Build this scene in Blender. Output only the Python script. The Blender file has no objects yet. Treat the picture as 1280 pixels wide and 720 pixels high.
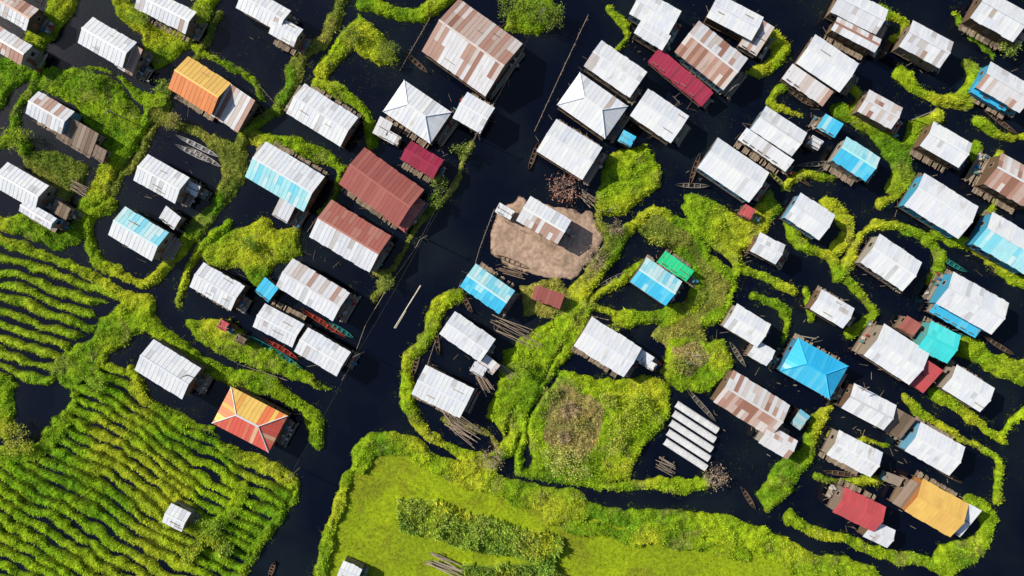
import bpy, math, random
import numpy as np
random.seed(7); rng=np.random.default_rng(7)
S=0.15; H=124.0
sc=bpy.context.scene
def W(px,py,h=0.0):
    k=S*(H-h)/H
    return ((px-640)*k, -(py-360)*k)

# ---------------- world / light / camera
w=bpy.data.worlds.new("World"); sc.world=w; w.use_nodes=True
nt=w.node_tree; bg=nt.nodes['Background']
sky=nt.nodes.new('ShaderNodeTexSky'); sky.sky_type='NISHITA'; sky.sun_disc=False
EL=math.radians(36); AZ=math.radians(296)   # compass azimuth (from +Y clockwise)
sky.sun_elevation=EL; sky.sun_rotation=AZ
nt.links.new(sky.outputs[0],bg.inputs[0]); bg.inputs[1].default_value=0.085
sd=bpy.data.lights.new("sun","SUN"); sd.energy=5.0; sd.angle=math.radians(0.5); sd.color=(1,0.91,0.77)
so=bpy.data.objects.new("sun",sd); sc.collection.objects.link(so)
so.rotation_euler=(math.pi/2-EL,0,-AZ+math.pi)
cd=bpy.data.cameras.new("camera"); co=bpy.data.objects.new("camera",cd); sc.collection.objects.link(co)
co.location=(0,0,H); cd.sensor_width=36; cd.lens=36*H/(1280*S); cd.clip_end=8000; sc.camera=co
sc.view_settings.view_transform='Standard'; sc.view_settings.look='None'; sc.view_settings.exposure=0

# ---------------- materials
def newmat(name):
    m=bpy.data.materials.new(name); m.use_nodes=True
    n=m.node_tree.nodes; b=n['Principled BSDF']; return m,n,m.node_tree.links,b
def attr_mat(name,rough,spec,nscale,namp,bump=0.0,stretch=(1,1,1),dirt=None,fac=0.0,trans=False):
    m,n,l,b=newmat(name)
    a=n.new('ShaderNodeAttribute'); a.attribute_name='Col'
    tc=n.new('ShaderNodeTexCoord'); mp=n.new('ShaderNodeMapping'); mp.inputs['Scale'].default_value=stretch
    l.new(tc.outputs['Object'],mp.inputs[0])
    no=n.new('ShaderNodeTexNoise'); no.inputs['Scale'].default_value=nscale; no.inputs['Detail'].default_value=5
    l.new(mp.outputs[0],no.inputs[0])
    mr=n.new('ShaderNodeMapRange'); mr.inputs[1].default_value=0.3; mr.inputs[2].default_value=0.7
    mr.inputs[3].default_value=1-namp; mr.inputs[4].default_value=1+namp*0.6
    l.new(no.outputs[0],mr.inputs[0])
    mx=n.new('ShaderNodeMix'); mx.data_type='RGBA'; mx.blend_type='MULTIPLY'; mx.inputs[0].default_value=1
    l.new(a.outputs['Color'],mx.inputs[6]); l.new(mr.outputs[0],mx.inputs[7])
    out=mx.outputs[2]
    if dirt:
        n2=n.new('ShaderNodeTexNoise'); n2.inputs['Scale'].default_value=0.9; n2.inputs['Detail'].default_value=7
        oi=n.new('ShaderNodeObjectInfo'); va=n.new('ShaderNodeVectorMath'); va.operation='MULTIPLY_ADD'
        va.inputs[1].default_value=(1,0.4,0.4)
        cb=n.new('ShaderNodeCombineXYZ'); mm=n.new('ShaderNodeMath'); mm.operation='MULTIPLY'; mm.inputs[1].default_value=97
        l.new(oi.outputs['Random'],mm.inputs[0]); l.new(mm.outputs[0],cb.inputs[0]); l.new(mm.outputs[0],cb.inputs[1])
        l.new(tc.outputs['Object'],va.inputs[0]); l.new(cb.outputs[0],va.inputs[2]); l.new(va.outputs[0],n2.inputs[0])
        r2=n.new('ShaderNodeMapRange'); r2.inputs[1].default_value=0.58; r2.inputs[2].default_value=0.80
        m3=n.new('ShaderNodeMath'); m3.operation='MULTIPLY'; m3.inputs[1].default_value=fac; l.new(oi.outputs['Random'],m3.inputs[0]); l.new(m3.outputs[0],r2.inputs[4])
        l.new(n2.outputs[0],r2.inputs[0])
        m2=n.new('ShaderNodeMix'); m2.data_type='RGBA'; l.new(r2.outputs[0],m2.inputs[0]); l.new(out,m2.inputs[6]); m2.inputs[7].default_value=(*dirt,1)
        out=m2.outputs[2]
    l.new(out,b.inputs['Base Color']); b.inputs['Roughness'].default_value=rough; b.inputs['Specular IOR Level'].default_value=spec
    if bump:
        bp=n.new('ShaderNodeBump'); bp.inputs['Strength'].default_value=bump; bp.inputs['Distance'].default_value=0.1
        l.new(no.outputs[0],bp.inputs['Height']); l.new(bp.outputs[0],b.inputs['Normal'])
    if trans:
        t=n.new('ShaderNodeBsdfTranslucent'); l.new(out,t.inputs[0]); ms=n.new('ShaderNodeMixShader'); ms.inputs[0].default_value=0.35
        l.new(b.outputs[0],ms.inputs[1]); l.new(t.outputs[0],ms.inputs[2]); l.new(ms.outputs[0],n['Material Output'].inputs[0])
    return m
M_roof=attr_mat('corrugated_tin',0.42,0.45,1.6,0.08,0.14,(4,0.4,0.4),dirt=(0.26,0.165,0.11),fac=0.6)
M_wood=attr_mat('weathered_wood',0.85,0.15,3,0.35,0.3,(1,4,4))
M_land=attr_mat('marsh_soil',0.95,0.1,1.6,0.35,0.5)
M_leaf=attr_mat('leaves',0.7,0.15,0.15,0.15,0,trans=True)
M_glass,n,l,b=newmat('dark_window'); b.inputs['Base Color'].default_value=(0.01,0.012,0.015,1); b.inputs['Roughness'].default_value=0.15
M_water,n,l,b=newmat('dark_water')
tc=n.new('ShaderNodeTexCoord'); no=n.new('ShaderNodeTexNoise'); no.inputs['Scale'].default_value=0.06; no.inputs['Detail'].default_value=9; l.new(tc.outputs['Object'],no.inputs[0])
cr=n.new('ShaderNodeValToRGB'); cr.color_ramp.elements[0].position=0.46; cr.color_ramp.elements[0].color=(0.0015,0.003,0.011,1)
cr.color_ramp.elements[1].position=0.70; cr.color_ramp.elements[1].color=(0.008,0.013,0.017,1); l.new(no.outputs[0],cr.inputs[0]); l.new(cr.outputs[0],b.inputs['Base Color'])
n2=n.new('ShaderNodeTexNoise'); n2.inputs['Scale'].default_value=1.2; n2.inputs['Detail'].default_value=4; l.new(tc.outputs['Object'],n2.inputs[0])
bp=n.new('ShaderNodeBump'); bp.inputs['Strength'].default_value=0.15; bp.inputs['Distance'].default_value=0.05; l.new(n2.outputs[0],bp.inputs['Height']); l.new(bp.outputs[0],b.inputs['Normal'])
b.inputs['Roughness'].default_value=0.14; b.inputs['Specular IOR Level'].default_value=0.4

# ---------------- mesh builder
class MB:
    def __init__(s): s.v=[];s.f=[];s.c=[]
    def face(s,pts,col):
        i=len(s.v); s.v+= [tuple(p) for p in pts]; s.f.append(tuple(range(i,i+len(pts)))); s.c.append(col)
    def box(s,c,d,col,rz=0.0,ry=0.0):
        x,y,z=[q/2 for q in d]; P=[]
        cz,sz=math.cos(rz),math.sin(rz); cy,sy=math.cos(ry),math.sin(ry)
        for a in (-x,x):
            for b_ in (-y,y):
                for e in (-z,z):
                    xx=a*cy+e*sy; zz=-a*sy+e*cy
                    P.append((c[0]+xx*cz-b_*sz, c[1]+xx*sz+b_*cz, c[2]+zz))
        i=len(s.v); s.v+=P
        for f in ((0,1,3,2),(4,6,7,5),(0,4,5,1),(2,3,7,6),(0,2,6,4),(1,5,7,3)):
            s.f.append(tuple(i+k for k in f)); s.c.append(col)
    def slab(s,q,t,col):
        lo=[(p[0],p[1],p[2]-t) for p in q]; i=len(s.v); s.v+=[tuple(p) for p in q]+lo
        s.f.append((i,i+1,i+2,i+3)); s.c.append(col); s.f.append((i+7,i+6,i+5,i+4)); s.c.append(col)
        for k in range(4):
            j=(k+1)%4; s.f.append((i+k,i+4+k,i+4+j,i+j)); s.c.append(col)
    def tube(s,a,b_,r0,r1,col,n=5):
        a=np.array(a,float); b_=np.array(b_,float); d=b_-a; d/=max(1e-6,np.linalg.norm(d))
        u=np.cross(d,(0,0,1)) if abs(d[2])<0.95 else np.cross(d,(1,0,0)); u/=np.linalg.norm(u); v=np.cross(d,u)
        i=len(s.v)
        for p,r in((a,r0),(b_,r1)):
            for k in range(n):
                t=2*math.pi*k/n; s.v.append(tuple(p+r*(math.cos(t)*u+math.sin(t)*v)))
        for k in range(n):
            j=(k+1)%n; s.f.append((i+k,i+j,i+n+j,i+n+k)); s.c.append(col)
        s.f.append(tuple(i+n+k for k in range(n))); s.c.append(col)
    def obj(s,name,mat,parent=None,loc=None,rz=0):
        me=bpy.data.meshes.new(name); me.from_pydata(s.v,[],s.f)
        at=me.color_attributes.new('Col','FLOAT_COLOR','CORNER')
        arr=np.array([ (*c,1.0) for c,f in zip(s.c,s.f) for _ in f],dtype=np.float32)
        if len(arr): at.data.foreach_set('color',arr.ravel())
        me.materials.append(mat); o=bpy.data.objects.new(name,me); sc.collection.objects.link(o)
        if parent: o.parent=parent
        if loc: o.location=loc; o.rotation_euler=(0,0,rz)
        return o
def jit(c,a): 
    k=1+random.uniform(-a,a); return tuple(max(0,min(0.92,q*k)) for q in c)

PAL={
 'white':[((0.82,0.86,0.92),16),((0.76,0.81,0.90),7),((0.62,0.65,0.69),1.0),((0.52,0.45,0.41),0.12)],
 'gray':[((0.72,0.76,0.83),10),((0.80,0.84,0.90),7),((0.57,0.55,0.55),1.3),((0.44,0.33,0.27),.5)],
 'mix':[((0.74,0.75,0.79),9),((0.64,0.57,0.54),4),((0.50,0.32,0.26),3),((0.38,0.20,0.15),1.1)],
 'rust':[((0.48,0.28,0.22),6),((0.58,0.44,0.39),5),((0.72,0.66,0.64),4),((0.34,0.17,0.12),1.3)],
 'redrust':[((0.44,0.15,0.12),7),((0.48,0.21,0.17),5),((0.56,0.38,0.34),1)],
 'dred':[((0.38,0.115,0.10),9),((0.43,0.145,0.12),4)],
 'crimson':[((0.38,0.03,0.08),8),((0.31,0.03,0.065),4)],
 'red':[((0.60,0.10,0.11),8),((0.54,0.09,0.10),4)],
 'pinkred':[((0.78,0.14,0.10),8),((0.74,0.20,0.12),4),((.82,.48,.30),1)],
 'oyr':[((0.88,0.42,0.08),3),((0.84,0.22,0.08),5),((0.88,0.58,0.14),2)],
 'orange':[((0.82,0.30,0.11),9),((0.78,0.27,0.09),4)],
 'yellow':[((0.88,0.57,0.15),9),((0.84,0.52,0.14),4)],
 'palecyan':[((0.42,0.82,0.92),8),((0.62,0.86,0.92),4),((0.24,0.72,0.92),3)],
 'cyan':[((0.06,0.56,0.90),8),((0.12,0.64,0.92),5),((0.40,0.78,0.92),1)],
 'blue':[((0.03,0.48,0.86),8),((0.05,0.54,0.90),5),((0.10,0.60,0.90),1)],
 'teal':[((0.06,0.76,0.78),8),((0.10,0.82,0.82),4)],
 'green':[((0.02,0.68,0.28),8),((0.03,0.74,0.32),4)],
 'wood':[((0.26,0.19,0.14),6),((0.36,0.29,0.23),4),((0.17,0.12,0.08),4)],
}
def pick(p):
    L=PAL[p]; c=random.choices([a for a,_ in L],[b for _,b in L])[0]; return jit(c,0.05)
WALLS=[(0.16,0.10,0.06),(0.22,0.16,0.11),(0.27,0.23,0.19),(0.13,0.085,0.055),(0.12,0.30,0.45),(0.20,0.15,0.12),(0.30,0.28,0.25)]
HC=[]
def house(px,py,Lp,Wp,ang,cA='white',cB=None,kind='gable',wall=None,eave=3.7,name=None,deck=True,endsw=False):
    cB=cB or cA
    k=S*(H-eave-0.5)/H
    L=Lp*k; Wd=Wp*k*1.04
    X,Y=W(px,py,eave+0.5); HC.append((X,Y,L,Wd))
    small=L<5.2
    if small and kind=='gable' : eave=min(eave,2.9)
    rh=(Wd/2*(0.32 if kind=='gable' else 0.30 if kind=='hip' else 0.25))*random.uniform(.85,1.15)
    nm=name or ('hip_roof_stilt_house' if kind=='hip' else ('tin_roof_shed' if (small or kind=='mono') else 'stilt_house'))
    e=bpy.data.objects.new(nm,None); e.empty_display_size=1; sc.collection.objects.link(e)
    e.location=(X,Y,0); e.rotation_euler=(0,0,math.radians(-ang+random.uniform(-1.5,1.5)))
    R=MB(); sw=0.82; n=max(2,round(L/sw)); sw=L/n; hh=Wd/2; t=0.05
    hr=hh*0.95
    def seam(a,b_,c): R.tube(a,b_,0.022,0.022,tuple(q*.74 for q in c),3)
    if kind in('gable','hip'):
        for side,pal in((1,cA),(-1,cB)):
            rag=random.uniform(0.01,0.10)
            for i in range(n):
                xa=-L/2+i*sw; xb=xa+sw
                def yi(x):
                    if kind!='hip': return 0.0
                    d=min(x+L/2,L/2-x); return max(0.0,hh*(1-d/hr))
                ex=random.uniform(-rag,rag) if kind!='hip' else 0
                rows=[(0,0.52),(0.48,1.0)] if (Wd>3.2 and kind=='gable') else [(0,1.0)]
                base=pick(pal)
                for ri,(a,b_) in enumerate(rows):
                    col=jit(base,0.02) if random.random()<0.75 else pick(pal)
                    dz=(0.03 if ri==0 else 0)+random.uniform(0,0.012)
                    def pt(x,f,extra=0):
                        y0=yi(x); y=max(f*hh,y0) if kind=='hip' else f*hh
                        y=y+extra
                        return (x,side*y,eave+rh*(1-y/hh)+dz)
                    q=[pt(xa,a),pt(xb,a),pt(xb,b_,ex if b_==1 else 0),pt(xa,b_,ex if b_==1 else 0)]
                    if abs(q[0][1]-q[3][1])<0.02 and abs(q[1][1]-q[2][1])<0.02: continue
                    if i>0: seam((q[0][0],q[0][1],q[0][2]+.012),(q[3][0],q[3][1],q[3][2]+.012),col)
                    if side>0: q=q[::-1]
                    R.slab(q,t,col)
        if kind=='gable':
            R.box((0,0,eave+rh+0.06),(L+0.06,0.36,0.05),jit(pick(cA),0.06))
        else:
            m=max(2,round(Wd/0.82)); m+=m%2; ys=Wd/m
            for sx in(1,-1):
                for j in range(m):
                    ya=-hh+j*ys; yb=ya+ys
                    def xi(y): return L/2-hr*(1-abs(y)/hh)
                    def zz(x): return eave+rh*min(1,(L/2-x)/hr)+0.012
                    col=pick((cB if sx>0 else cA) if endsw else (cA if sx>0 else cB))
                    q=[(sx*xi(ya),ya,zz(xi(ya))),(sx*(L/2),ya,zz(L/2)),(sx*(L/2),yb,zz(L/2)),(sx*xi(yb),yb,zz(xi(yb)))]
                    if j>0: seam((q[0][0],q[0][1],q[0][2]+.012),(q[1][0],q[1][1],q[1][2]+.012),col)
                    if sx<0: q=q[::-1]
                    R.slab(q,t,col)
            rl=L/2-hr; rc='white' if (cA in('white','gray') or endsw) else cA
            R.box((0,0,eave+rh+0.07),(2*rl+0.2,0.32,0.06),jit(pick(rc),0.1))
            for sx in(1,-1):
                for sy in(1,-1):
                    R.tube((sx*rl,0,eave+rh+0.05),(sx*L/2,sy*hh,eave+0.06),0.1,0.1,pick(rc),5)
    else:
        for i in range(n):
            xa=-L/2+i*sw; xb=xa+sw; ex=random.uniform(-0.08,0.1); dz=random.uniform(0,0.02); col=pick(cA)
            q=[(xa,hh,eave+2*rh+dz),(xa,-hh-ex,eave+dz),(xb,-hh-ex,eave+dz),(xb,hh,eave+2*rh+dz)]
            if i>0: seam((q[0][0],q[0][1],q[0][2]+.012),(q[1][0],q[1][1],q[1][2]+.012),col)
            R.slab(q,t,col)
    if kind!='hip' and random.random()<0.35:
        for _ in range(random.randint(1,3)):
            sy=random.choice((-1,1)); y=sy*random.uniform(0.3,0.8)*hh if kind=='gable' else 0
            z=eave+(rh*(1-abs(y)/hh) if kind=='gable' else rh)
            R.box((random.uniform(-.4,.4)*L,y,z+0.12),(random.uniform(.8,2.2),0.1,0.08),pick('wood'),0)
    R.obj('roof',M_roof,e)
    Wm=MB(); wc=wall or random.choice(WALLS); fl=0.9; ov=0.35 if not small else 0.2
    lx=L/2-ov; ly=hh-ov
    if lx>0.5 and ly>0.4:
        h=eave-fl-0.06+ (rh*ov/hh if kind!='mono' else 0)
        if kind=='mono': h=eave-fl-0.02
        Wm.box((0,0,fl+h/2),(2*lx,2*ly,h),wc)
        zt=fl+h
        if kind=='gable':
            for sx in(-1,1):
                x=sx*(lx-0.05); Wm.face([(x,-ly,zt),(x,ly,zt),(x,0,eave+rh-0.08)],jit(wc,.15))
        npost=max(2,int(2*lx/1.6))
        for i in range(npost+1):
            x=-lx+2*lx*i/npost
            for sy in(-1,1): Wm.box((x,sy*(ly+0.03),fl+h/2),(0.12,0.08,h-0.02),jit(wc,0.3))
        Wm.box((0,0,fl-0.1),(2*lx+0.3,2*ly+0.3,0.16),jit((0.14,0.10,0.07),.2))
        Wm.obj('walls',M_wood,e)
        G=MB(); F=MB()
        for i in range(npost):
            x=-lx+2*lx*(i+0.5)/npost
            for sy in(-1,1):
                if random.random()<0.75:
                    F.box((x,sy*(ly+0.02),fl+1.35),(0.95,0.10,0.95),jit((0.3,0.25,0.2),.3)); G.box((x,sy*(ly+0.06),fl+1.35),(0.75,0.08,0.75),(0.01,)*3)
        for sx in(-1,1):
            F.box((sx*(lx+0.02),ly*0.4,fl+1.35),(0.10,0.9,0.9),jit((0.3,0.25,0.2),.3)); G.box((sx*(lx+0.06),ly*0.4,fl+1.35),(0.08,0.7,0.7),(0.01,)*3)
        F.obj('window_frames',M_wood,e); G.obj('windows',M_glass,e)
        D=MB(); dh=min(1.9,h-0.2); D.box((lx+0.03,-ly*0.35,fl+dh/2),(0.08,0.85,dh),jit((0.25,0.12,0.07),.3)); D.obj('door',M_wood,e)
    St=MB()
    for i in range(4):
        for j in range(3):
            St.box((-lx+2*lx*i/3,-ly+ly*j,0.0),(0.16,0.16,1.62),(0.1,0.075,0.055))
    St.obj('stilts',M_wood,e)
    if deck:
        K=MB(); dl=random.uniform(1.0,2.8); sx=1 if random.random()<0.8 else -1
        dw=random.uniform(0.5,1.0)*Wd; oy=random.uniform(-.5,.5)*(Wd-dw)
        npl=int(dl/0.24)
        for i in range(npl):
            if random.random()<0.08: continue
            K.box((sx*(lx+0.15+i*0.24),oy+random.uniform(-.15,.15),fl-0.02),(0.2,dw*random.uniform(.85,1.05),0.05),jit((0.36,0.29,0.22),.45),random.uniform(-.03,.03))
        for j in(-1,1):
            K.box((sx*(lx+dl),oy+j*dw*.45,0.15),(0.14,0.14,1.4),(0.12,.09,.06)); K.box((sx*(lx+dl*.5),oy+j*dw*.42,fl-.14),(dl,0.1,0.14),(0.12,.09,.06))
        for _ in range(random.randint(2,8)):
            cc=random.choice([(0.45,0.42,0.38),(0.05,0.2,0.4),(0.35,0.05,0.04),(0.5,0.5,0.5),(0.15,0.1,0.06),(0.6,0.58,0.5),(0.1,0.3,0.3)])
            x=sx*(lx+random.uniform(.3,dl)); y=oy+random.uniform(-.42,.42)*dw
            if random.random()<.45: K.tube((x,y,fl),(x,y,fl+random.uniform(.3,.8)),.22,.26,cc,8)
            else: K.box((x,y,fl+.2),(random.uniform(.2,.9),random.uniform(.1,.6),random.uniform(.1,.4)),cc,random.uniform(0,3))
        if not small and random.random()<.5:
            sy=random.choice((-1,1))
            for i in range(int(2*lx/.3)):
                if random.random()<.12: continue
                K.box((-lx+i*.3,sy*(ly+.75),fl-.03),(.24,random.uniform(.8,1.3),.05),jit((0.34,0.27,0.20),.4))
        K.obj('deck',M_wood,e)
    return e

HS=[
(18,12,46,30,30,'rust','gray'),(10,56,48,28,30,'mix','rust'),(205,11,72,30,27,'white','gray'),(132,52,64,36,31,'white'),
(328,10,62,30,29,'white'),(356,38,36,24,30,'white'),(60,140,52,32,31,'mix','gray'),(402,143,80,42,31,'white'),
(592,140,40,36,30,'white'),(590,58,98,78,36,'rust','mix'),(200,223,60,36,30,'white'),(355,220,86,50,30,'white','palecyan'),
(527,199,48,26,31,'crimson'),(437,295,88,52,32,'redrust','gray'),(24,232,60,34,31,'white'),(45,268,46,16,30,'white','gray'),
(171,292,64,40,31,'palecyan','white'),(270,358,60,34,31,'white'),(390,362,84,40,31,'mix','white'),(347,407,56,32,28,'white','gray'),
(402,440,62,34,29,'white','gray'),(208,462,70,44,31,'white'),(216,650,28,26,28,'white'),(435,719,26,20,25,'white'),
(770,85,70,38,36,'white','gray'),(712,186,68,46,33,'white'),(680,275,60,34,31,'white','mix'),
(820,14,56,34,30,'white'),(816,42,42,20,32,'white','gray'),(825,144,62,40,33,'white'),(890,68,78,48,37,'mix','rust'),
(920,20,64,32,28,'white'),(1036,78,66,42,34,'white'),(1076,12,64,34,26,'white','gray'),(1072,42,62,18,28,'mix','gray'),
(1160,54,58,36,29,'gray','gray'),(1252,18,62,40,28,'white'),(1259,108,64,36,30,'gray','mix'),(1102,136,48,30,28,'mix'),
(975,163,62,34,33,'white'),(918,212,78,44,35,'white'),(1072,198,50,34,33,'palecyan','cyan'),
(1185,180,56,34,30,'white'),(1179,257,80,46,31,'white'),(1272,226,66,44,30,'mix','rust'),(1264,304,76,46,30,'white','palecyan'),
(1014,270,52,36,33,'white'),(961,310,36,26,28,'white'),(1116,328,64,42,33,'white'),(609,361,60,34,34,'palecyan','cyan'),
(821,352,54,36,33,'palecyan','cyan'),(584,421,62,34,34,'white'),(553,490,68,40,28,'white'),(760,434,74,42,32,'white'),
(935,407,50,32,30,'white'),(955,442,28,22,30,'white'),(1042,386,48,28,30,'gray','white'),(941,505,84,46,31,'mix','rust'),
(974,553,42,26,31,'mix'),(1123,443,68,46,34,'white'),(1218,379,80,44,29,'white'),
(1213,486,56,34,33,'white'),(1088,509,60,34,28,'white'),(1070,568,62,34,28,'white'),(1171,562,64,40,29,'white'),
(1076,638,58,34,26,'red'),(1104,670,34,24,27,'gray'),
]
for h in HS:
    wl=None
    if h[0] in(1179,1218,1264,1259): wl=(0.05,0.28,0.45)
    house(*h,wall=wl)
house(248,106,64,46,31,'yellow','orange')
house(521,139,72,46,33,'white',kind='hip'); house(741,131,74,48,34,'white',kind='hip')
house(476,233,92,54,34,'dred',kind='gable',wall=(.2,.07,.05)); house(505,262,34,44,34,'dred',kind='hip',deck=False,eave=2.8)
house(1019,461,72,46,31,'blue','cyan',kind='hip',wall=(.05,.2,.35))
house(311,525,80,50,27,'oyr','pinkred',kind='hip',name='red_and_yellow_roof_stilt_house',wall=(.25,.12,.08),endsw=True)
house(1176,428,42,38,27,'teal',wall=(.08,.3,.3)); house(1173,636,66,46,29,'yellow','yellow',wall=(.35,.15,.05)); 
M=[(161,72,26,34,31,'mix'),(292,135,40,44,33,'mix'),(97,170,50,32,31,'wood'),(851,96,88,20,40,'crimson'),(868,108,40,18,38,'crimson'),
(945,46,26,36,30,'mix'),(1010,106,62,20,34,'mix'),(958,187,72,16,33,'gray'),(1038,157,26,18,30,'cyan'),(845,333,44,16,35,'green'),
(1155,470,26,34,34,'red'),(1138,408,22,18,30,'dred'),(1120,528,34,30,30,'wood'),(1138,620,26,36,30,'wood'),(1196,400,66,14,29,'cyan'),
(685,371,38,18,20,'dred'),(1240,120,50,14,30,'blue'),(784,173,18,14,30,'cyan'),(355,262,22,26,30,'gray'),(333,362,22,22,40,'cyan'),
(212,272,24,18,40,'gray'),(478,160,18,22,30,'mix'),(490,172,20,12,30,'gray'),(631,264,22,12,30,'gray'),(1262,42,40,16,28,'wood'),(1001,525,22,16,-55,'palecyan'),
(1020,178,16,12,30,'gray'),(935,265,16,14,30,'red'),(300,425,14,10,30,'wood'),(278,407,12,12,30,'red'),(810,455,20,10,30,'white'),(1205,650,18,40,30,'gray'),
(75,262,22,16,30,'wood'),(120,190,24,16,30,'wood'),(610,455,26,16,40,'mix'),(240,236,16,14,30,'gray'),(805,447,22,14,32,'white'),(1118,600,22,12,20,'wood'),(598,462,18,14,30,'gray')]
for m in M: house(*m,kind='mono',eave=2.3,deck=random.random()<.4)

# ---------------- terrain
def noise(x,y,sc_,seed):
    r=np.random.default_rng(seed).random((256,256)); X=x/sc_+1000; Y=y/sc_+1000
    xi=np.floor(X).astype(int); yi=np.floor(Y).astype(int); fx=X-xi; fy=Y-yi; fx=fx*fx*(3-2*fx); fy=fy*fy*(3-2*fy)
    g=lambda a,b:r[a%256,b%256]
    return (g(xi,yi)*(1-fx)+g(xi+1,yi)*fx)*(1-fy)+(g(xi,yi+1)*(1-fx)+g(xi+1,yi+1)*fx)*fy
STEP=2; X0,X1,Y0,Y1=-260,1540,-220,940
gx=np.arange(X0,X1+1,STEP); gy=np.arange(Y0,Y1+1,STEP); PX,PY=np.meshgrid(gx,gy)
wx=PX+ (noise(PX,PY,34,1)-.5)*10+(noise(PX,PY,11,2)-.5)*4; wy=PY+(noise(PX,PY,34,3)-.5)*10+(noise(PX,PY,11,4)-.5)*4
D=np.full(PX.shape,-50.0); T=np.zeros(PX.shape,int)
def segd(x,y,a,b):
    dx,dy=b[0]-a[0],b[1]-a[1]; t=np.clip(((x-a[0])*dx+(y-a[1])*dy)/(dx*dx+dy*dy+1e-9),0,1)
    return np.hypot(x-a[0]-t*dx,y-a[1]-t*dy)
def smooth(P):
    if len(P)<3: return P
    Q=[P[0]]+list(P)+[P[-1]]; out=[]
    for i in range(1,len(Q)-2):
        p0,p1,p2,p3=[np.array(q,float) for q in Q[i-1:i+3]]
        for t in(0,.25,.5,.75): out.append(tuple(.5*((2*p1)+(-p0+p2)*t+(2*p0-5*p1+4*p2-p3)*t*t+(-p0+3*p1-3*p2+p3)*t**3)))
    return out+[P[-1]]
WN=(noise(PX,PY,42,61)*.6+noise(PX,PY,17,62)*.4-.5)
def feat(typ,pts,width=None,cut=False):
    if width is not None: pts=smooth(pts)
    xs=[p[0] for p in pts]; ys=[p[1] for p in pts]; m=40
    i0=max(0,int((min(xs)-m-X0)/STEP)); i1=min(len(gx),int((max(xs)+m-X0)/STEP)+1)
    j0=max(0,int((min(ys)-m-Y0)/STEP)); j1=min(len(gy),int((max(ys)+m-Y0)/STEP)+1)
    x=wx[j0:j1,i0:i1]; y=wy[j0:j1,i0:i1]; d=np.full(x.shape,1e9)
    P=list(pts); Q=P[1:]+([P[0]] if width is None else [])
    for a,b in zip(P,Q): d=np.minimum(d,segd(x,y,a,b))
    if width is None:
        ins=np.zeros(x.shape,bool)
        for a,b in zip(P,Q):
            if a[1]==b[1]: continue
            c=((a[1]>y)!=(b[1]>y))&(x<(b[0]-a[0])*(y-a[1])/(b[1]-a[1])+a[0]); ins^=c
        d=np.where(ins,d,-d)
    else: d=width/2*(1+1.3*WN[j0:j1,i0:i1])-d if not cut else width/2-d
    sub=D[j0:j1,i0:i1]; st=T[j0:j1,i0:i1]
    if cut: sub[:]=np.minimum(sub,-d)
    else:
        st[d>-6]=np.where((d>sub)|(d>0),typ,st)[d>-6]; sub[:]=np.maximum(sub,d)
LU,DK,SA,AL,DR,F1,F2,BU,BR=1,2,3,4,5,6,7,8,9
feat(F1,[(-60,270),(0,294),(60,316),(130,350),(182,379),(118,378),(128,408),(92,428),(98,458),(62,488),(30,482),(0,500),(-60,520)])
feat(F2,[(88,462),(130,432),(160,470),(215,510),(265,535),(290,562),(340,582),(372,602),(355,640),(322,690),(300,740),(-60,740),(-60,560),(40,562),(60,530),(92,505)])
feat(LU,[(-60,272),(0,296),(60,318),(130,352),(180,380)],9)
feat(LU,[(182,388),(215,425),(262,462),(330,482),(388,512),(402,550)],21)
feat(LU,[(182,388),(150,410),(118,440),(92,470)],38)
feat(LU,[(100,500),(75,540),(30,570),(-40,575)],18); feat(LU,[(290,566),(345,586),(370,604),(352,642),(320,692),(298,750)],13)
feat(LU,[(160,462),(185,500),(230,520),(270,540)],10)
feat(LU,[(-40,500),(0,480),(10,500),(0,540)],20)
feat(LU,[(225,640),(262,655),(285,640),(300,610)],14); feat(BU,[(235,695),(262,672),(285,690)],12)
feat(AL,[(470,560),(520,565),(570,592),(640,612),(720,635),(800,652),(870,655),(940,672),(1000,698),(1090,730),(1130,800),(380,800),(395,700),(430,610)])
feat(LU,[(450,585),(472,556),(520,562),(570,590),(640,612),(720,634),(800,652),(870,652),(940,672),(1000,697),(1070,718),(1140,760)],27)
feat(LU,[(462,560),(432,610),(412,660),(396,720),(380,790)],17)
feat(BU,[(495,620),(560,628),(640,652),(702,672),(690,705),(620,688),(560,678),(500,655)])
feat(LU,[(690,648),(780,668),(860,672),(930,694)],18)
feat(BU,[(590,715),(640,712),(700,722)],24)
feat(LU,[(-40,160),(10,105),(40,65),(75,10),(95,-40)],30); feat(LU,[(-10,80),(20,76),(45,55)],16)
feat(LU,[(125,-40),(165,5),(195,30),(230,38),(255,-20),(290,-20),(262,30),(235,62),(200,92),(182,70),(175,40),(140,20)])
feat(LU,[(55,90),(110,80),(150,96),(195,122),(203,150),(178,162),(152,190),(135,207),(118,165),(92,130),(42,112)])
feat(0,[(96,82),(150,105),(188,152)],5,cut=True)
feat(LU,[(50,75),(42,110),(25,135),(15,170),(30,180)],16)
feat(LU,[(203,128),(170,168),(145,198),(125,238),(105,272),(85,298),(50,290),(0,275),(-40,262)],21)
feat(DR,[(20,185),(75,190),(112,205),(105,235),(80,265),(60,240),(40,210)]); feat(LU,[(0,180),(20,172),(35,185)],20)
feat(DR,[(200,150),(175,190),(155,215),(142,240)],10)
feat(DR,[(195,150),(240,165),(282,182),(293,215),(272,248),(240,290)],20)
feat(LU,[(272,248),(240,290),(215,322),(185,352),(150,338),(112,314),(114,272),(140,256)],14)
feat(DR,[(445,-30),(402,50),(372,75),(355,120),(312,160),(298,185)],17)
feat(LU,[(362,90),(350,130),(305,172)],8)
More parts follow.
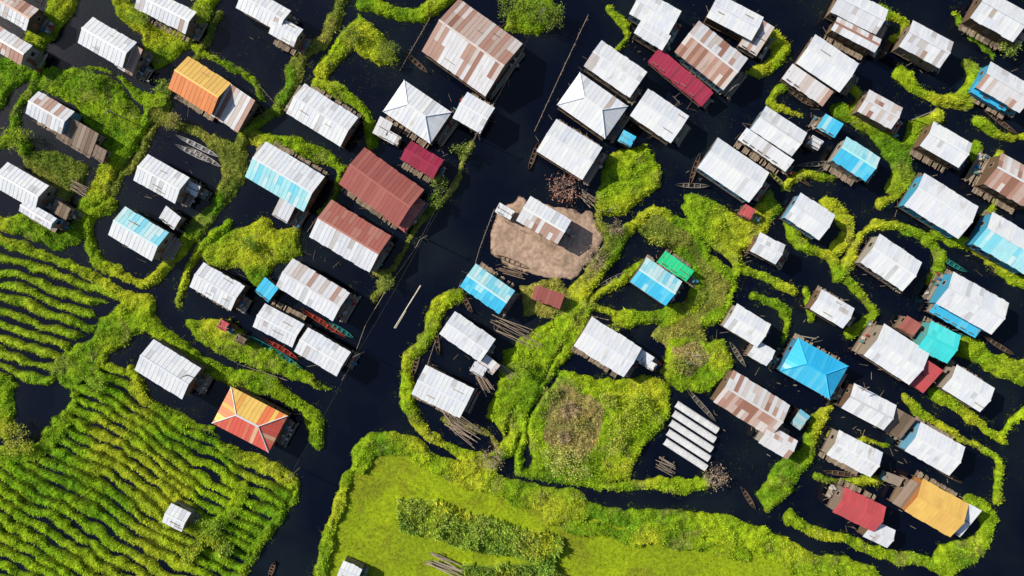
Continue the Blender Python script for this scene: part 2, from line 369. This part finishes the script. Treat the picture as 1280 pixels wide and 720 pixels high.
feat(DR,[(275,20),(255,60),(225,95)],10); feat(LU,[(240,60),(262,75),(300,95),(325,120)],8)
feat(LU,[(420,50),(448,20),(475,45),(500,75),(470,82),(440,64),(405,104),(384,96)]); feat(LU,[(455,-5),(485,15),(530,18),(570,-10)],18)
feat(LU,[(395,110),(430,120),(460,150),(465,180)],16); feat(LU,[(320,172),(350,178),(392,195),(428,208)],20)
feat(LU,[(430,205),(415,245),(405,262)],13)
feat(LU,[(285,285),(330,272),(350,290),(380,285),(382,320),(345,330),(330,372),(300,335),(262,330),(250,315)])
feat(LU,[(285,275),(255,305),(235,335),(225,378)],11)
feat(LU,[(232,395),(290,402),(312,422),(352,442),(398,472),(422,487),(380,480),(330,464),(290,452),(250,428)])
feat(DR,[(590,185),(560,240),(530,275),(500,325),(478,360)],7)
feat(DR,[(470,340),(490,350),(470,375)],9)
feat(LU,[(655,-30),(690,-20),(700,20),(670,45),(630,38),(640,10)])
feat(LU,[(470,-10),(455,10)],12)
feat(SA,[(612,290),(625,262),(655,248),(740,266),(757,295),(722,344),(690,354),(640,337),(616,315)])
feat(LU,[(575,365),(550,385),(538,420),(508,455),(510,512),(542,546),(590,570),(620,582)],16)
feat(LU,[(768,305),(738,352),(708,400),(682,442),(657,492),(637,545),(620,578)],27)
feat(DR,[(750,275),(762,300),(737,345)],16)
feat(LU,[(625,440),(660,420),(690,400),(680,450),(650,500),(625,545),(608,520),(625,480)])
feat(DR,[(648,362),(700,350),(722,370),(690,400),(650,398)]); feat(DR,[(560,525),(600,540),(620,560)],14)
feat(LU,[(800,330),(755,368),(726,402),(706,446),(680,472),(662,500),(652,540),(650,585),(700,600),(760,610),(830,606),(880,608)],14)
feat(LU,[(770,470),(805,468),(835,482),(840,520),(804,560),(785,602),(735,605),(690,598),(662,585),(658,530),(680,490),(700,465)])
feat(BR,[(700,478),(740,494),(752,515),(745,550),(728,572),(700,570),(682,550),(684,520),(690,495)])
feat(DR,[(790,290),(815,264),(860,285),(888,318),(918,345),(912,378),(885,402),(882,436),(832,436),(812,420),(825,402),(862,385),(872,345),(840,312)])
feat(LU,[(782,290),(815,266),(860,285),(888,320),(918,350),(912,380),(886,405)],14)
feat(LU,[(845,310),(870,345),(862,385),(830,402)],15)
feat(LU,[(735,382),(770,395),(820,398),(850,392)],17)
feat(LU,[(832,425),(905,425),(915,458),(890,490),(850,488),(822,468)])
feat(BR,[(835,432),(870,425),(885,440),(860,470),(840,462)])
feat(LU,[(765,188),(812,182),(832,206),(820,236),(782,268),(745,270),(742,240)])
feat(LU,[(860,237),(890,252),(930,275),(962,236),(976,260),(952,300),(910,322),(868,292),(856,262)])
R=[(9,[(760,10),(782,40),(770,62)]),(16,[(955,42),(975,60),(962,85),(935,92)]),(9,[(990,105),(962,128),(1000,142)]),(17,[(1125,96),(1160,118),(1195,128),(1216,98),(1208,78)]),
(20,[(1050,140),(1090,165),(1120,195),(1138,165),(1168,145)]),(26,[(1105,170),(1125,205),(1118,225)]),(11,[(1140,215),(1120,242),(1100,252)]),(12,[(1215,190),(1232,222),(1250,190)]),
(12,[(985,280),(1002,302),(1040,325),(1052,350),(1078,290),(1112,280),(1160,300),(1172,330),(1160,352)]),(15,[(1035,255),(1062,285),(1045,312)]),
(9,[(930,335),(965,350),(990,370)]),(10,[(945,370),(985,395),(977,430)]),(13,[(1170,290),(1220,310),(1260,345),(1310,365)]),(10,[(1060,350),(1092,388),(1062,420)]),
(12,[(1165,490),(1212,520),(1255,550)]),(9,[(1130,500),(1160,522),(1200,545),(1240,570),(1248,622)]),(24,[(1205,432),(1250,455),(1310,478)]),(11,[(1170,475),(1192,505)]),
(16,[(985,645),(1040,672),(1100,690),(1150,702),(1190,722)]),(20,[(1212,622),(1235,652),(1220,690),(1192,698)]),(9,[(1300,500),(1268,528),(1252,545)]),(9,[(1020,592),(1050,602),(1100,600)]),
(13,[(1100,10),(1130,30),(1120,50)]),(8,[(1195,20),(1215,45),(1240,70)]),(9,[(985,230),(1005,215),(1040,222)]),
(12,[(1290,170),(1240,165),(1220,150)]),(10,[(900,300),(925,330),(915,345)]),(8,[(1005,365),(1015,400)]),(10,[(1045,95),(1075,120),(1065,140)]),(7,[(1040,540),(1110,560)]),
(11,[(1250,240),(1232,275)])]
for wd,p in R: feat(LU,p,wd*1.12)
feat(LU,[(1042,505),(1024,540),(1012,580),(985,622),(955,644),(945,622),(965,582),(1000,562),(1010,520)])
feat(LU,[(1180,680),(1215,670),(1225,700),(1190,720),(1160,715)])
outm=(PX<-30)|(PX>1310)|(PY<-30)|(PY>750)
rd=(0.09-np.abs(noise(wx,wy,95,11)-.5))*120
dd=np.where(outm,rd,-50); T=np.where((dd>D)&outm&(D<0),LU,T); D=np.where(outm,np.maximum(D,dd),D)
D=D+(noise(PX,PY,6,5)-.5)*3+(noise(PX,PY,3,15)-.5)*1.2
def rows(ang,per,seed):
    a=math.radians(ang); v=-wx*math.sin(a)+wy*math.cos(a)+(noise(PX,PY,150,seed)-.5)*26+(noise(PX,PY,14,seed+5)-.5)*4
    return .5+.5*np.cos(2*math.pi*v/per)
r1=rows(24,16.5,21); r2=rows(31,14.5,22)
gap=(noise(PX,PY,24,23)-.5)+(noise(PX,PY,9,24)-.5)*.5
f1=(r1-.26+gap*.30)*10; f2=(r2-.12+gap*.5)*11
D=np.where(T==F1,np.minimum(D,f1),D); D=np.where(T==F2,np.minimum(D,f2),D)
hm=np.zeros(PX.shape)
for t,h_ in((LU,1.0),(DK,1.0),(SA,.25),(AL,.07),(DR,.7),(F1,.9),(F2,.8),(BU,1.8),(BR,.9)): hm[T==t]=h_
sm=np.clip(D/6,0,1); sm=sm*sm*(3-2*sm)
N1=noise(PX,PY,14,6); N2=noise(PX,PY,5,7); N3=noise(PX,PY,60,8); N4=noise(PX,PY,24,9)
Z=np.where(D>0,0.06+hm*sm*(0.4+.6*N1)+hm*.40*(N2-.5)*sm,np.maximum(-.6,D*.12))
Z=np.where((D>0)&(Z<.05),.05,Z)
col=np.zeros(PX.shape+(3,))
C={LU:((.40,.56,.018),(.15,.31,.014)),DK:((.05,.12,.01),(.03,.07,.01)),SA:((.60,.43,.33),(.40,.28,.21)),AL:((.36,.48,.012),(.24,.33,.014)),
   DR:((.44,.42,.09),(.17,.25,.03)),F1:((.52,.66,.035),(.25,.44,.018)),F2:((.42,.62,.018),(.17,.38,.012)),BU:((.38,.50,.07),(.17,.29,.04)),BR:((.50,.40,.16),(.22,.27,.06)),0:((.03,.05,.01),(.02,.03,.01))}
mixf=np.clip((N3*.45+N1*.3+N4*.35-.25)*1.6,0,1)
for t,(a,b) in C.items():
    m=T==t; f=mixf[m][:,None]; col[m]=np.array(a)*f+np.array(b)*(1-f)
yl=np.clip((noise(PX,PY,45,31)-.52)*3,0,1)[...,None]*np.isin(T,[LU,F2,BU])[...,None]
col=col*(1-yl*.6)+np.array((.62,.64,.04))*yl*.6
ol=np.clip((noise(PX,PY,20,33)*.6+noise(PX,PY,7,34)*.4-.60)*5,0,1)[...,None]*(T==LU)[...,None]
col=col*(1-ol*.5)+np.array((.26,.25,.08))*ol*.5
col*=np.where(np.isin(T,[SA,AL]),1,.66+.72*noise(PX,PY,4.5,35))[...,None]
fur=np.where(T==F2,np.clip((r2-.02)*1.7,.3,1),np.where(T==F1,np.clip((r1-.2)*1.8,.4,1),1))[...,None]
col*=fur
st=np.clip((noise(PX,PY,38,51)*.6+noise(PX,PY,11,52)*.4-.5)*4,0,1)[...,None]*(T==AL)[...,None]
col=col*(1-st*.55)+np.array((.19,.19,.02))*st*.55
tr=np.clip((noise(PX,PY,22,53)*.6+noise(PX,PY,5,54)*.4-.5)*5,0,1)[...,None]*(T==SA)[...,None]
col=col*(1-tr*.45)+np.array((.32,.24,.17))*tr*.45
plain=np.isin(T,[SA,AL])[...,None]
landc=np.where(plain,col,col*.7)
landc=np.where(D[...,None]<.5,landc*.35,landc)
def np_mesh(name,V,F,Cv,mat):
    me=bpy.data.meshes.new(name); k=F.shape[1]
    me.vertices.add(len(V)); me.vertices.foreach_set('co',V.astype(np.float32).ravel())
    me.loops.add(F.size); me.loops.foreach_set('vertex_index',F.astype(np.int32).ravel())
    me.polygons.add(len(F)); me.polygons.foreach_set('loop_start',np.arange(0,F.size,k,dtype=np.int32))
    me.update(calc_edges=True)
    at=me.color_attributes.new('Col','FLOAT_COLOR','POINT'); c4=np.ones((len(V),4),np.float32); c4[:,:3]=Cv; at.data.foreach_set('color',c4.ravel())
    me.materials.append(mat); o=bpy.data.objects.new(name,me); sc.collection.objects.link(o); return o
ny,nx=PX.shape; idx=np.arange(nx*ny).reshape(ny,nx)
q=np.stack([idx[1:,:-1],idx[1:,1:],idx[:-1,1:],idx[:-1,:-1]],-1).reshape(-1,4)
zf=Z.ravel(); keep=(zf[q]>-.25).any(1); q=q[keep]
used,inv=np.unique(q,return_inverse=True); inv=inv.reshape(q.shape)
V=np.stack([(PX.ravel()-640)*S,-(PY.ravel()-360)*S,zf],-1)[used]
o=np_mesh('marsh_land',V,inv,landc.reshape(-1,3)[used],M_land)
o.data.polygons.foreach_set('use_smooth',np.ones(len(inv),bool))
inner=(PX>-60)&(PX<1340)&(PY>-60)&(PY<780)
def scatter(name,mask,dens,size,cmul,up=.6,zoff=0.0,seed=1):
    r=np.random.default_rng(seed); ids=np.nonzero((mask&(inner|(PX%3==0))).ravel())[0]
    if len(ids)==0: return
    n=int(len(ids)*(STEP*S)**2*dens); s=r.choice(ids,n)
    x=(PX.ravel()[s]-640+r.uniform(-1,1,n)*STEP/2)*S; y=-(PY.ravel()[s]-360+r.uniform(-1,1,n)*STEP/2)*S; z=np.maximum(zf[s],0.0)+zoff
    th=r.uniform(0,2*math.pi,n); el=r.uniform(.1,1.2,n)*up+.1; ln=size*r.uniform(.5,1.4,n); wd=ln*r.uniform(.3,.6,n)
    d=np.stack([np.cos(th)*np.cos(el),np.sin(th)*np.cos(el),np.sin(el)],-1)
    u=np.stack([-np.sin(th),np.cos(th),r.uniform(-.5,.5,n)],-1)
    p=np.stack([x,y,z],-1); V=np.stack([p-u*wd[:,None]*.5,p+u*wd[:,None]*.5,p+d*ln[:,None]],1).reshape(-1,3)
    c=col.reshape(-1,3)[s]*cmul*r.uniform(.6,1.4,(n,1)); c[:,0]*=r.uniform(.8,1.25,n)
    np_mesh(name,V,np.arange(3*n).reshape(-1,3),np.repeat(np.clip(c,0,.85),3,0),M_leaf)
veg=(D>0.6)
scatter('marsh_grass',veg&(T==LU),34,.34,1.3,.75,seed=1)
scatter('dry_grass',veg&np.isin(T,[DR,BR]),32,.38,1.25,.8,seed=2)
scatter('crop_rows',veg&np.isin(T,[F1,F2]),34,.32,1.3,.75,seed=3)
scatter('reed_bushes',veg&(T==BU),50,.6,1.35,1.0,seed=4)
scatter('pond_weed',veg&(T==AL),6,.28,1.0,.3,seed=5)
near=(D<=0.3)&(D>-6)&(noise(PX,PY,9,41)>.6)&np.isin(T,[LU,DR])
scatter('floating_weed',near,8,.24,.35,.2,.02,seed=6)
canal=((PX>380)&(PX<780)&(np.abs(PX-(752-PY*.6))<55))
fn=noise(PX,PY,30,42)*.6+noise(PX,PY,9,44)*.4
far=(D<-1)&(fn>.60)&(noise(PX,PY,4,43)>.4)&(PX>100)&~canal&(PY<600)
col[far]=(.055,.08,.022)
scatter('duckweed',far,5,.24,.7,.1,.02,seed=8)
m=MB(); m.face([(-3500,-3500,0),(3500,-3500,0),(3500,3500,0),(-3500,3500,0)],(0,0,0)); m.obj('lake_water',M_water)
m=MB()
for X,Y,L,Wd in HC:
    for _ in range(6 if L>5 else 2):
        a=random.uniform(0,6.28); rr_=random.uniform(.45,.72)*L; x=X+rr_*math.cos(a); y=Y+rr_*.8*math.sin(a); b=random.uniform(0,3.14); ll=random.uniform(.3,1.0)
        m.tube((x-ll*math.cos(b),y-ll*math.sin(b),.05),(x+ll*math.cos(b),y+ll*math.sin(b),.10),.05,.03,jit((.26,.21,.15),.5),4)
    for _ in range(4):
        a=random.uniform(0,6.28); rr_=random.uniform(.4,.7)*L; m.tube((X+rr_*math.cos(a),Y+rr_*.8*math.sin(a),-.4),(X+rr_*math.cos(a)+.1,Y+rr_*.8*math.sin(a),random.uniform(.6,1.6)),.06,.05,jit((.3,.25,.18),.4),4)
m.obj('floating_debris',M_wood)

# ---------------- trees
def tree(px,py,r,h,c,bare=False,name='tree'):
    X,Y=W(px,py,h*.7); e=bpy.data.objects.new(name,None); sc.collection.objects.link(e); e.location=(X,Y,0)
    T_=MB(); bc=(.14,.10,.07) if not bare else (.40,.30,.24); T_.tube((0,0,-.3),(0,0,h*.45),.14,.08,bc,7); tips=[]
    for i in range(9 if not bare else 13):
        a=i*2.4+random.random(); rr_=r*random.uniform(.25,.6); b0=(0,0,h*random.uniform(.2,.45)); b1=(rr_*math.cos(a),rr_*math.sin(a),h*random.uniform(.55,.9)); T_.tube(b0,b1,.05,.03,bc,4); tips.append(b1)
        for k in range(2 if not bare else 9):
            a2=a+random.uniform(-1.6,1.6); q_=r*random.uniform(.2,.5); b2=(b1[0]+q_*math.cos(a2),b1[1]+q_*math.sin(a2),b1[2]+random.uniform(-.3,.5)); T_.tube(b1,b2,.028,.014,jit(bc,.3),3); tips.append(b2)
    T_.obj('trunk',M_wood,e)
    n=int((300 if not bare else 130)*r); P=[];Cc=[]
    for _ in range(n):
        t=random.choice(tips); s_=r*.2; p=np.array(t)+np.random.normal(0,s_,3)*(1,1,.6); p[2]=max(p[2],.3)
        d=np.random.normal(0,1,3); d/=np.linalg.norm(d); u=np.cross(d,np.random.normal(0,1,3)); u/=np.linalg.norm(u); l_=random.uniform(.18,.36)
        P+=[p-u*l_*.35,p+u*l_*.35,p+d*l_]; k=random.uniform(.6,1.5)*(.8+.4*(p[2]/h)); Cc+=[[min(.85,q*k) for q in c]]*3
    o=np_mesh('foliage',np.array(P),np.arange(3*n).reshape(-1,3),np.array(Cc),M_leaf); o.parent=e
np.random.seed(3)
for t in [(665,8,3.2,4,(.3,.42,.06)),(690,22,2.4,3.5,(.28,.38,.06)),(635,5,2.2,3,(.3,.43,.06)),(712,580,3.6,4,(.65,.70,.18)),(692,573,2.4,3,(.6,.66,.15)),
 (782,525,2.8,3.2,(.52,.6,.07)),(800,505,2.4,3,(.42,.55,.06)),(772,550,2.4,3,(.52,.6,.08)),(760,500,1.8,2.6,(.48,.55,.09)),(578,188,1.8,3,(.3,.42,.07)),(550,228,1.8,3,(.32,.42,.08)),(545,250,1.4,3,(.3,.42,.07)),(482,352,1.4,3,(.28,.38,.07)),(590,35,1,3,(.25,.36,.07)),
 (175,18,2.2,3,(.33,.52,.05)),(250,15,2.2,3,(.38,.48,.05)),(110,98,1.6,3,(.33,.5,.05)),(20,170,2.4,3,(.4,.52,.05)),(310,305,1.6,3,(.27,.43,.05)),(440,45,2,3,(.3,.38,.07)),(485,65,2,3,(.28,.36,.07)),
 (820,300,1.4,3,(.44,.5,.07)),(655,460,1.6,3,(.38,.52,.05)),(15,545,2.6,3,(.58,.62,.09)),(30,560,1.8,2.6,(.54,.6,.08)),(120,480,2,2.6,(.42,.58,.06)),(262,660,2.0,3,(.38,.54,.06)),(845,455,1.8,3,(.42,.5,.07)),(765,410,1.3,3,(.44,.54,.07)),(1260,60,1.6,3,(.3,.42,.07)),
 (520,636,2,2.6,(.42,.54,.09)),(560,650,1.8,2.6,(.38,.5,.08)),(600,660,2.2,2.6,(.42,.54,.09)),(660,680,2.4,2.6,(.46,.55,.09)),(690,492,1.4,2,(.42,.48,.1)),(725,530,1.5,2,(.46,.45,.13)),(205,110,1.5,2.5,(.36,.5,.06)),(215,152,1.6,2.5,(.44,.42,.13))]: tree(*t)
for t in [(704,237,3.0,3.8,(.75,.33,.23)),(745,322,2.6,3,(.50,.40,.27)),(616,573,2.3,2.5,(.50,.38,.26)),(895,597,2.4,2.5,(.52,.42,.28)),(770,285,1.6,2.5,(.44,.37,.21)),(712,512,2,2.2,(.58,.43,.24)),(705,545,1.7,2,(.54,.44,.2))]: tree(*t,bare=True,name='bare_tree')

# ---------------- boats
def boat(px,py,Lp,ang,c=(.16,.11,.08),wd=.95):
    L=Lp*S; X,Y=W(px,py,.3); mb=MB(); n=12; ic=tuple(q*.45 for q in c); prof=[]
    for i in range(n+1):
        t=i/n*2-1; hw=wd/2*(1-abs(t)**2.6)+.05; z=.35+.35*abs(t)**3; prof.append((t*L/2,hw,z))
    for a,b in zip(prof,prof[1:]):
        for s_ in(1,-1):
            A=[(a[0],s_*a[1],a[2]),(b[0],s_*b[1],b[2]),(b[0],s_*b[1]*.55,-.1),(a[0],s_*a[1]*.55,-.1)]; mb.face(A,c)
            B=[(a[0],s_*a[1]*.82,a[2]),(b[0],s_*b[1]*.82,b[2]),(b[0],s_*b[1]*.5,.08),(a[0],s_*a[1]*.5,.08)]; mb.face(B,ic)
            mb.face([(a[0],s_*a[1],a[2]),(b[0],s_*b[1],b[2]),(b[0],s_*b[1]*.82,b[2]),(a[0],s_*a[1]*.82,a[2])],jit(tuple(min(.8,q*1.3) for q in c),.2))
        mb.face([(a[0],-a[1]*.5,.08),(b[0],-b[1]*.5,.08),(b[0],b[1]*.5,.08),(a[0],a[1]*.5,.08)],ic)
    for k in(-.5,-.2,.15,.5): mb.box((k*L/2,0,.33),(.2,wd*.8,.04),jit(tuple(min(.8,q*1.3) for q in c),.2))
    mb.obj('long_boat',M_wood,None,(X,Y,0),math.radians(-ang))
TE=(.03,.24,.22);RE=(.40,.06,.04);GR=(.24,.22,.19)
for b_ in [(345,440,80,31,TE),(352,436,50,31,RE),(405,404,66,32,RE),(425,412,40,30,TE),(640,327,42,22),(667,195,38,-70),(865,232,42,2,GR),(868,212,42,-72),(975,228,34,45,(.3,.32,.08)),
 (922,443,36,58,GR),(768,348,42,-25,GR),(720,408,44,-68,GR),(546,425,38,82),(520,78,40,42),(1240,50,56,38),(1250,152,50,38),(575,366,34,-80,GR),(876,506,54,48,GR),(1248,432,42,32),
 (985,213,70,36),(1040,205,46,-28,GR),(935,622,32,58),(1052,592,46,8),(1000,122,40,36),(248,183,60,27,(.5,.5,.5)),(242,192,50,27,(.4,.4,.4)),(255,196,52,30,(.45,.42,.4)),(583,378,30,60),(520,455,30,-75),
 (1020,205,46,-5,GR),(1210,425,40,30,TE),(1180,590,50,32),(1190,330,40,30,TE),(340,712,22,-70),(330,455,50,31),(1140,430,30,30)]: boat(*b_,wd=.8)

# ---------------- bamboo piles, fences, platforms
def sticks(px,py,L,ang,n,sp,name='bamboo_pile',c=(.42,.33,.25),r=.09,z=.9,jl=.3):
    X,Y=W(px,py,z); mb=MB()
    for i in range(n):
        y=(i-n/2)*sp+random.uniform(-.1,.1); l_=L*S/2*random.uniform(1-jl,1); s_=random.uniform(-.06,.06)*L*S; x=random.uniform(-.15,.15)*L*S
        mb.tube((x-l_,y-s_,z+random.uniform(-.1,.1)),(x+l_,y+s_,z+random.uniform(-.1,.1)),r,r*.7,jit(c,.4),5)
    for s_ in(-.3,.3): mb.tube((s_*L*S,-n*sp/2-.2,z-.25),(s_*L*S,n*sp/2+.2,z-.25),.09,.09,(.15,.11,.08),5)
    for s_ in(-.3,.3):
        for q_ in(-1,1): mb.tube((s_*L*S,q_*n*sp/2,-.5),(s_*L*S,q_*n*sp/2,z-.2),.08,.08,(.15,.11,.08),5)
    mb.obj(name,M_wood,None,(X,Y,0),math.radians(-ang))
sticks(643,413,66,26,9,.34); sticks(580,535,44,34,13,.26); sticks(568,528,40,60,6,.3); sticks(606,478,30,60,8,.25); sticks(833,582,24,28,10,.22,c=(.3,.25,.2)); sticks(563,708,50,24,9,.3,'log_raft',(.42,.34,.28),.13)
sticks(866,448,26,5,12,.2,c=(.4,.35,.28)); sticks(735,247,24,40,8,.22); sticks(755,420,20,40,4,.3)
sticks(635,465,30,40,5,.3); sticks(100,235,24,30,8,.25); sticks(640,340,34,15,6,.2,c=(.3,.22,.16),z=.5)
mb=MB(); a=W(526,357,.1); b=W(493,410,.1); mb.tube((a[0],a[1],.12),(b[0],b[1],.12),.16,.12,(.7,.64,.54),7); mb.tube((b[0]+.2,b[1]-.1,.1),(b[0]+2.2,b[1]+3.2,.14),.1,.08,(.5,.45,.36),5); mb.obj('floating_bamboo_pole',M_wood)
X,Y=W(864,545,.8); mb=MB()
for i in range(5):
    y=(i-2)*1.75; off=-(i-2)*.5
    for k in range(9):
        x=-4.6+k*1.03+off; c=jit((.80,.82,.84),.08)
        for s_ in range(4):
            t0=math.pi*s_/4; t1=math.pi*(s_+1)/4; f=lambda t,xx:(xx,y+.66*math.cos(t),.7+.25*math.sin(t))
            mb.face([f(t0,x),f(t0,x+1.02),f(t1,x+1.02),f(t1,x)],c)
    for k in(-4,-1.5,1.5,4): mb.box((k+off,y,.2),(.12,.8,1.0),(.14,.1,.07))
mb.obj('covered_seedling_beds',M_wood,None,(X,Y,0),math.radians(-33))
def fence(pts,name='bamboo_fence',h=.9,sp=1.0,c=(.40,.32,.23)):
    mb=MB(); P=[W(*p) for p in pts]
    for a,b in zip(P,P[1:]):
        L=math.dist(a,b); n=max(1,int(L/sp))
        for i in range(n):
            t=i/n; x=a[0]+(b[0]-a[0])*t+random.uniform(-.2,.2); y=a[1]+(b[1]-a[1])*t+random.uniform(-.2,.2)
            mb.tube((x,y,-.5),(x+random.uniform(-.15,.15),y+random.uniform(-.15,.15),h*random.uniform(.7,1.4)),.06,.05,jit(c,.3),4)
        mb.tube((a[0],a[1],.5),(b[0],b[1],.5),.05,.05,jit(c,.3),4)
    mb.obj(name,M_wood)
for p in [[(655,62),(632,105),(600,160),(578,205)],[(545,262),(520,310),(492,350)],[(482,365),(458,405),(440,455),(428,475)],[(735,20),(700,95),(668,165)],[(618,262),(600,310),(590,345)],
  [(318,100),(345,130)],[(760,400),(740,395),(720,400)],[(540,20),(500,90)],[(405,262),(385,290)],[(545,425),(530,470)],[(250,420),(300,455),(360,475)]]: fence(p)
poles=[(676,30),(600,175),(535,300),(455,440),(375,585),(760,265),(905,120),(1000,420),(1140,150),(1060,480),(250,465),(160,150)]
for i,(x,y) in enumerate(poles):
    X,Y=W(x,y); mb=MB(); mb.tube((0,0,-.5),(0,0,6.5),.12,.08,(.3,.28,.25),7); mb.box((0,0,6.1),(1.5,.1,.1),(.2,.18,.15),.5)
    for k in(-.6,0,.6): mb.tube((k*.88,k*.48,6.15),(k*.88,k*.48,6.35),.05,.04,(.4,.4,.4),5)
    mb.obj('utility_pole',M_wood,None,(X,Y,0))
mb=MB()
for a,b in zip(poles[:4],poles[1:5]):
    A=W(*a);B=W(*b); P=[(A[0]+(B[0]-A[0])*t,A[1]+(B[1]-A[1])*t,6.35-1.2*4*t*(1-t)) for t in np.linspace(0,1,9)]
    for p,q_ in zip(P,P[1:]): mb.tube(p,q_,.02,.02,(.05,.05,.05),3)
mb.obj('overhead_wires',M_wood)
for i in range(60):
    x=random.uniform(-240,1520); y=random.uniform(-200,920)
    if -70<x<1350 and -60<y<780: continue
    if x<500 and y>250: continue
    house(x,y,random.uniform(52,74),random.uniform(34,44),30,random.choice(['white','white','gray','mix']))
